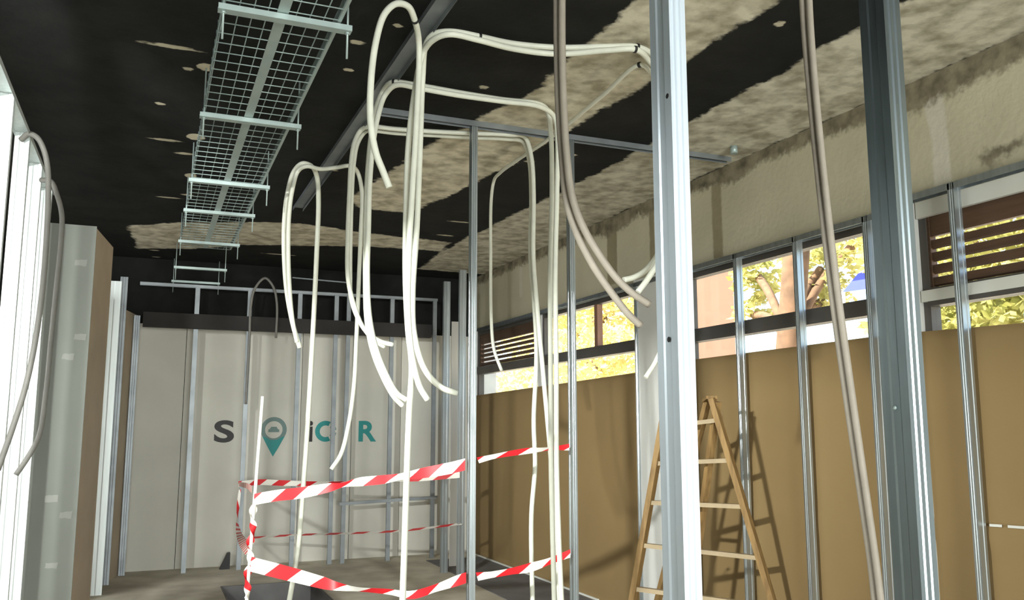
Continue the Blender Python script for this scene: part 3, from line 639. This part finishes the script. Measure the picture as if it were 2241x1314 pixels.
conduit([(0.956, 6.15, 2.08), (0.907, 6.15, 2.229), (0.854, 6.15, 2.468), (0.826, 6.15, 2.726), (0.818, 6.15, 2.955), (0.832, 6.15, 3.173), (0.868, 6.15, 3.334), (0.913, 6.02, 3.37), (0.978, 6.046, 3.365), (1.037, 6.15, 3.312), (1.052, 6.15, 3.145), (1.051, 6.15, 2.743), (1.042, 6.15, 2.154), (1.03, 6.15, 1.644), (1.012, 6.15, 1.147), (0.99, 6.15, 0.723), (0.933, 6.15, 0.297)],
        'white conduit looped at the far channel end, hanging in a long leg to the floor', 'white conduits hanging from the ceiling channel', r=0.017, ties=[8])
conduit([(0.917, 6.03, 2.107), (0.881, 6.03, 2.263), (0.851, 6.03, 2.514), (0.835, 6.03, 2.769), (0.833, 6.03, 2.996), (0.849, 6.03, 3.177), (0.882, 6.03, 3.313), (0.93, 5.942, 3.33), (1.024, 5.973, 3.33), (1.134, 5.964, 3.35), (1.211, 5.884, 3.35), (1.305, 6.03, 3.351), (1.338, 6.03, 3.212), (1.337, 6.03, 2.876), (1.332, 6.03, 2.545), (1.326, 6.03, 2.154), (1.316, 6.03, 1.802), (1.284, 6.03, 1.534), (1.239, 6.03, 1.348), (1.176, 6.03, 1.248)],
        'white conduit sagging from the far channel end to a leg that curves back left', 'white conduits hanging from the ceiling channel', r=0.015)
conduit([(1.446, 3, 3.382), (1.446, 3, 3.066), (1.45, 3, 2.836), (1.464, 3, 2.61), (1.482, 3, 2.426), (1.525, 3, 2.3), (1.601, 3, 2.168), (1.691, 3, 2.054), (1.752, 3, 1.988), (1.808, 3, 1.944)],
        'shade-toned grey conduit crossing the view, lower of two ends in front of the white pier', 'brown-grey conduits hanging near the camera', m='pvc_d')
conduit([(1.452, 2.96, 3.363), (1.449, 2.96, 3.05), (1.453, 2.96, 2.822), (1.465, 2.96, 2.598), (1.487, 2.96, 2.435), (1.537, 2.96, 2.311), (1.6, 2.96, 2.216), (1.68, 2.96, 2.121), (1.752, 2.96, 2.065), (1.826, 2.96, 2.025)],
        'shade-toned grey conduit crossing the view, upper of two ends in front of the white pier', 'brown-grey conduits hanging near the camera', m='pvc_d')
conduit([(2.174, 2.4, 3.231), (2.176, 2.4, 3.014), (2.187, 2.4, 2.766), (2.208, 2.4, 2.422), (2.238, 2.4, 2.053), (2.276, 2.4, 1.694), (2.318, 2.4, 1.344), (2.35, 2.4, 1.078), (2.362, 2.4, 0.894)],
        'brown-grey conduit slanting beside the dark near stud, farther from it of the pair', 'brown-grey conduits hanging near the camera', m='pvc_d', r=0.0125)
conduit([(2.18, 2.37, 3.217), (2.179, 2.37, 3.001), (2.187, 2.37, 2.755), (2.207, 2.37, 2.414), (2.237, 2.37, 2.049), (2.275, 2.37, 1.693), (2.315, 2.37, 1.346), (2.345, 2.37, 1.083), (2.361, 2.37, 0.9)],
        'brown-grey conduit slanting beside the dark near stud, nearer to it of the pair', 'brown-grey conduits hanging near the camera', m='pvc_d', r=0.0125)
conduit([(-0.765, 5.575, 3.187), (-0.721, 5.54, 3.218), (-0.675, 5.52, 3.193), (-0.638, 5.52, 3.126), (-0.612, 5.52, 3.028), (-0.598, 5.52, 2.88), (-0.589, 5.52, 2.612), (-0.59, 5.52, 2.294), (-0.608, 5.52, 1.982), (-0.637, 5.52, 1.751), (-0.678, 5.52, 1.55), (-0.737, 5.52, 1.304)],
        'grey conduit looping off the bright left studs, nearer of two', 'grey conduits of the left stud row', m='pvc_g', r=0.016)
conduit([(-0.721, 6.225, 3.124), (-0.657, 6.17, 3.105), (-0.614, 6.17, 3.012), (-0.582, 6.17, 2.894), (-0.575, 6.17, 2.744), (-0.581, 6.17, 2.445), (-0.589, 6.17, 2.094), (-0.596, 6.17, 1.748), (-0.616, 6.17, 1.48), (-0.665, 6.17, 1.355), (-0.724, 6.17, 1.245)],
        'grey conduit looping off the left studs in front of the column edge, farther of two', 'grey conduits of the left stud row', m='pvc_g', r=0.016)
conduit([(0.986, 9.935, 1.772), (0.989, 9.935, 2.046), (0.994, 9.935, 2.499), (0.994, 9.935, 2.856), (1.03, 9.935, 3.053), (1.134, 9.935, 3.179), (1.227, 9.935, 3.086), (1.274, 9.935, 2.897), (1.279, 9.935, 2.51)],
        'dim grey conduit arch in front of the black upper far wall', 'conduit at the far wall', m='pvc_g', r=0.014)

# ---------------------------------------------------------------- barrier tape and its post
post = tag(obj('barrier_post', tubeB([(0.66, 5.65, 1.726), (0.616, 5.65, 0.537), (0.60, 5.65, 0.0)], 0.0105, 8), 'white'), 'thin white stick holding the barrier tape at the pit', 'post')
V = Vector
def tape(pts, label, half=0.035, wv=None, n=8):
    if wv is None: wv = [V((0, 0, half))] * len(pts)
    return tag(obj('barrier_tape', ribbonB([V(p) for p in pts], wv, n), 'tape'), label, 'barrier tape', 'red and white barrier tapes')
h = 0.034
tape([(0.632, 5.64, 1.095), (0.747, 5.6, 1.116), (0.896, 5.5, 1.138), (1.047, 5.42, 1.169), (1.122, 5.38, 1.186), (1.216, 5.3, 1.208), (1.331, 5.2, 1.224), (1.422, 5.12, 1.245), (1.526, 5, 1.27), (1.648, 4.9, 1.299), (1.716, 4.83, 1.322)],
     'upper front tape from the white stick to the mid-room stud', wv=[V((0,0,h)), V((0,0,h)), V((0,0,h)), V((0,.01,.026)), V((0,.02,.012)), V((0,.01,.026)), V((0,0,.026)), V((0,.015,.018)), V((0,.01,.03)), V((0,0,h)), V((0,0,h))])
tape([(1.784, 4.8, 1.345), (1.881, 4.8, 1.365), (2.085, 4.8, 1.394), (2.234, 4.8, 1.406), (2.375, 4.8, 1.415)],
     'upper tape between the two mid-room studs', wv=[V((0,.02,.016)), V((0,.02,.012)), V((0,.01,.017)), V((0,.03,.008)), V((0,0,.02))])
tape([(0.957, 10.05, 0.91), (1.17, 9.9, 0.933), (1.384, 9.7, 0.93), (1.688, 9.5, 0.929), (1.998, 9.35, 0.945), (2.379, 9.1, 0.969), (2.668, 8.9, 0.993), (3.029, 8.69, 1.033)],
     'upper rear tape behind the hanging conduits, in shade', wv=[V((0,.02,.028)), V((0,.01,.03)), V((0,0,.03)), V((0,.02,.022)), V((0,.03,.01)), V((0,.03,.012)), V((0,0,.028)), V((0,0,.03))])
tape([(0.968, 10.05, 0.329), (1.499, 9.7, 0.382), (2.001, 9.3, 0.422), (2.509, 9, 0.459), (3.053, 8.69, 0.537)],
     'thin edge-on middle tape stretched before the far wall', wv=[V((0,.034,.006))] * 5)
tape([(0.613, 5.64, 0.716), (0.736, 5.6, 0.682), (0.885, 5.5, 0.647), (1.032, 5.4, 0.611), (1.118, 5.35, 0.592), (1.231, 5.3, 0.577), (1.373, 5.2, 0.571), (1.484, 5.1, 0.562), (1.591, 5, 0.607), (1.696, 4.9, 0.66), (1.727, 4.83, 0.686)],
     'lower front tape sagging from the white stick to the mid-room stud', wv=[V((0,0,.044)), V((0,0,.044)), V((0,0,.042)), V((0,0,.036)), V((0,.02,.02)), V((0,.04,.006)), V((0,.03,.012)), V((0,.02,.02)), V((0,.03,.014)), V((0,.01,.028)), V((0,0,.03))])
tape([(1.782, 4.8, 0.693), (1.883, 4.8, 0.699), (1.982, 4.8, 0.708), (2.112, 4.8, 0.723), (2.245, 4.8, 0.754), (2.375, 4.8, 0.789)],
     'lower tape between the two mid-room studs', wv=[V((0,.02,.02)), V((0,.02,.014)), V((0,.02,.014)), V((0,.01,.024)), V((0,.02,.014)), V((0,0,.024))])
tape([(0.619, 5.66, 1.154), (0.779, 7.5, 1.056), (0.96, 10.03, 0.911)], 'short tape from the white stick back to the far post', wv=[V((0,0,.022))] * 3)
# tape wound down the stick
P0 = V((0.637, 5.65, 1.077)); P9 = V((0.61, 5.65, 0.49)); pts = []; wv = []
for k in range(41):
    f = k / 40; a = f * 2 * math.pi * 3.2; p = P0.lerp(P9, f) + V((math.cos(a) * 0.017, math.sin(a) * 0.017, 0)); pts.append(p)
    wv.append(V((math.cos(a + 1.2) * 0.016, math.sin(a + 1.2) * 0.016, 0.022)))
tape(pts, 'tape wound in a spiral down the white stick', wv=wv, n=3)
pts = [(0.971, 10.02, 0.853), (0.96, 10, 0.719), (0.944, 9.9, 0.56), (0.91, 9.4, 0.497), (0.813, 8, 0.557), (0.655, 6, 0.745)]
tape(pts, 'twisted tape hanging down behind the white stick', wv=[V((.012,0,.006)), V((.016,0,0)), V((.01,.02,0)), V((.022,0,.004)), V((.03,0,.02)), V((.02,0,.03))])

# ---------------------------------------------------------------- wooden step ladder
lad = thing('step_ladder', 'wooden step ladder standing by the cardboard, behind the bright near stud', 'ladder', (3.15, 4.6, 0))
def to_floor(a, b, z=0.0):
    a = V(a); b = V(b); return a + (b - a) * ((a.z - z) / (a.z - b.z))
FR0 = V((3.276, 4.594, 1.715)); FR1 = to_floor(FR0, (3.546, 4.427, 0.501))
FL0 = V((3.087, 4.802, 1.748)); FL1 = to_floor(FL0, (2.804, 4.812, 0.487))
obj('rail', beamB(FR0, FR1, 0.062, 0.034, up=(0.6, -0.8, 0)), 'wood_l', lad)
obj('rail', beamB(FL0, FL1, 0.062, 0.034, up=(0.6, -0.8, 0)), 'wood_l', lad)
for yr, yl in ((922, 938), (1012, 1020), (1114, 1106), (1225, 1198), (1330, 1290)):
    fr = (yr - 872) / (1314 - 872); a = FR0 + (V((3.546, 4.427, 0.501)) - FR0) * fr
    fl = (yl - 862) / (1314 - 862); b = FL0 + (V((2.804, 4.812, 0.487)) - FL0) * fl
    obj('rung', beamB(a, b, 0.040, 0.026), 'rung', lad)
BR0 = V((3.307, 4.581, 1.692)); BR1 = to_floor(BR0, (3.262, 4.87, 0.443))
BL0 = V((3.308, 4.689, 1.695)); BL1 = to_floor(BL0, (3.176, 5.123, 0.404))
obj('rear_leg', beamB(BR0, BR1, 0.045, 0.03), 'wood_l', lad)
obj('rear_leg', beamB(BL0, BL1, 0.045, 0.03), 'wood_l', lad)
for f in (0.45, 0.8):
    obj('rear_brace', beamB(BR0.lerp(BR1, f), BL0.lerp(BL1, f), 0.026, 0.018), 'rung', lad)
obj('top_plate', beamB(FR0 + V((0, 0, 0.005)), BL0 + V((0, 0, 0.005)), 0.07, 0.02), 'wood_l', lad)
hk = V((2.953, 4.75, 0.81)); obj('hook', tubeB(spline([hk, hk + V((0.03, 0, 0.0)), hk + V((0.05, -0.01, 0.03)), hk + V((0.075, -0.02, 0.035)), hk + V((0.08, -0.02, 0.02))], 4), 0.006, 7), 'metal_d', lad)

# ---------------------------------------------------------------- lettering on the far wall
sign = thing('wall_sign', 'dark and teal lettering with a map pin on the far wall', 'sign', (1.6, 10.384, 1.34))
FY = 10.3845
def letter(name, ch, cx, z0, hgt, m, wid=None, bold=0.018):
    cu = bpy.data.curves.new(name, 'FONT'); cu.body = ch; cu.align_x = 'CENTER'; cu.size = 1.0; cu.offset = bold * 1.6; cu.extrude = 0.01
    o = bpy.data.objects.new(name, cu); COL.objects.link(o)
    dg = bpy.context.evaluated_depsgraph_get(); me = bpy.data.meshes.new_from_object(o.evaluated_get(dg))
    bpy.data.objects.remove(o); bm = bmesh.new(); bm.from_mesh(me); bpy.data.meshes.remove(me)
    lo = [min(v.co[i] for v in bm.verts) for i in range(3)]; hi = [max(v.co[i] for v in bm.verts) for i in range(3)]
    sz = hgt / (hi[1] - lo[1]); sx = (wid / (hi[0] - lo[0])) if wid else sz
    for v in bm.verts:
        x, yy, zz = v.co; v.co = ((x - (lo[0] + hi[0]) / 2) * sx + cx, FY - 0.004 + (zz > 0) * -0.002 + 0.002, (yy - lo[1]) * sz + z0)
    return obj(name, bm, m, sign)
letter('letter_s', 'S', 0.808, 1.350, 0.250, 'ink', 0.215)
letter('letter_i', 'i', 1.768, 1.353, 0.24, 'ink', 0.055)
letter('letter_r', 'R', 2.445, 1.350, 0.245, 'teal', 0.215)
def ringB(cx, cz, r0, r1, a0, a1, n=36):
    bm = bmesh.new(); P = []
    for k in range(n + 1):
        a = a0 + (a1 - a0) * k / n; P.append((math.cos(a) * r1, math.sin(a) * r1))
    for k in range(n, -1, -1):
        a = a0 + (a1 - a0) * k / n; P.append((math.cos(a) * r0, math.sin(a) * r0))
    extrude(bm, P, (cx, FY - 0.003, cz), (1, 0, 0), (0, 0, 1), (0, 0.003, 0)); return bm
D2 = math.pi / 180
obj('letter_c', ringB(1.945, 1.473, 0.068, 0.122, 62 * D2, 298 * D2), 'teal', sign)
obj('letter_c_grey_arc', ringB(1.955, 1.473, 0.062, 0.118, 8 * D2, 50 * D2, 14), 'teal_g', sign)  # greyer arcs at the right of the C
obj('letter_c_grey_arc', ringB(1.955, 1.473, 0.062, 0.118, -50 * D2, -8 * D2, 14), 'teal_g', sign)
# map pin
pc = (1.352, 1.492)
obj('pin_ring', ringB(pc[0], pc[1], 0.098, 0.145, -180 * D2, 179.9 * D2, 48), 'teal_g', sign)
bm = bmesh.new(); extrude(bm, [(-0.125, -0.075), (-0.09, -0.085), (-0.04, -0.113), (0.0, -0.118), (0.04, -0.113), (0.09, -0.085), (0.125, -0.075), (0.06, -0.20), (0.0, -0.305), (-0.06, -0.20)], (pc[0], FY - 0.0035, pc[1]), (1, 0, 0), (0, 0, 1), (0, 0.003, 0))
obj('pin_point', bm, 'teal', sign)
bm = bmesh.new(); extrude(bm, [(-0.06, -0.028), (0.06, -0.028), (0.062, 0.0), (0.045, 0.008), (0.03, 0.034), (-0.03, 0.034), (-0.045, 0.008), (-0.062, 0.0)], (pc[0], FY - 0.003, pc[1]), (1, 0, 0), (0, 0, 1), (0, 0.003, 0))
obj('pin_car', bm, 'teal_g', sign)

# ---------------------------------------------------------------- small things on the floor
wd = (0.864, 10.284, 0)
bm = bmesh.new(); extrude(bm, [(-0.055, 0), (0.05, 0), (0.05, 0.17), (0.02, 0.165), (-0.03, 0.05)], (wd[0], 10.16, 0.0), (1, 0, 0), (0, 0, 1), (0, 0.08, 0))
tag(obj('door_wedge', bm, 'blackp'), 'black wedge-shaped block on the floor under the dark letter S', 'wedge')

tag(obj('edge_strip', beamB((3.705, 10.204, 0.016), (3.768, 7.062, 0.016), 0.012, 0.016), 'white'), 'thin white strip on the floor at the foot of the cardboard', 'edging strip')

tag(obj('metal_rail', beamB((1.503, 10.41, 3.283), (2.159, 10.41, 3.264), 0.012, 0.014), 'metal_d'), 'thin steel rail fixed high on the black far wall above the head track', 'metal rail')
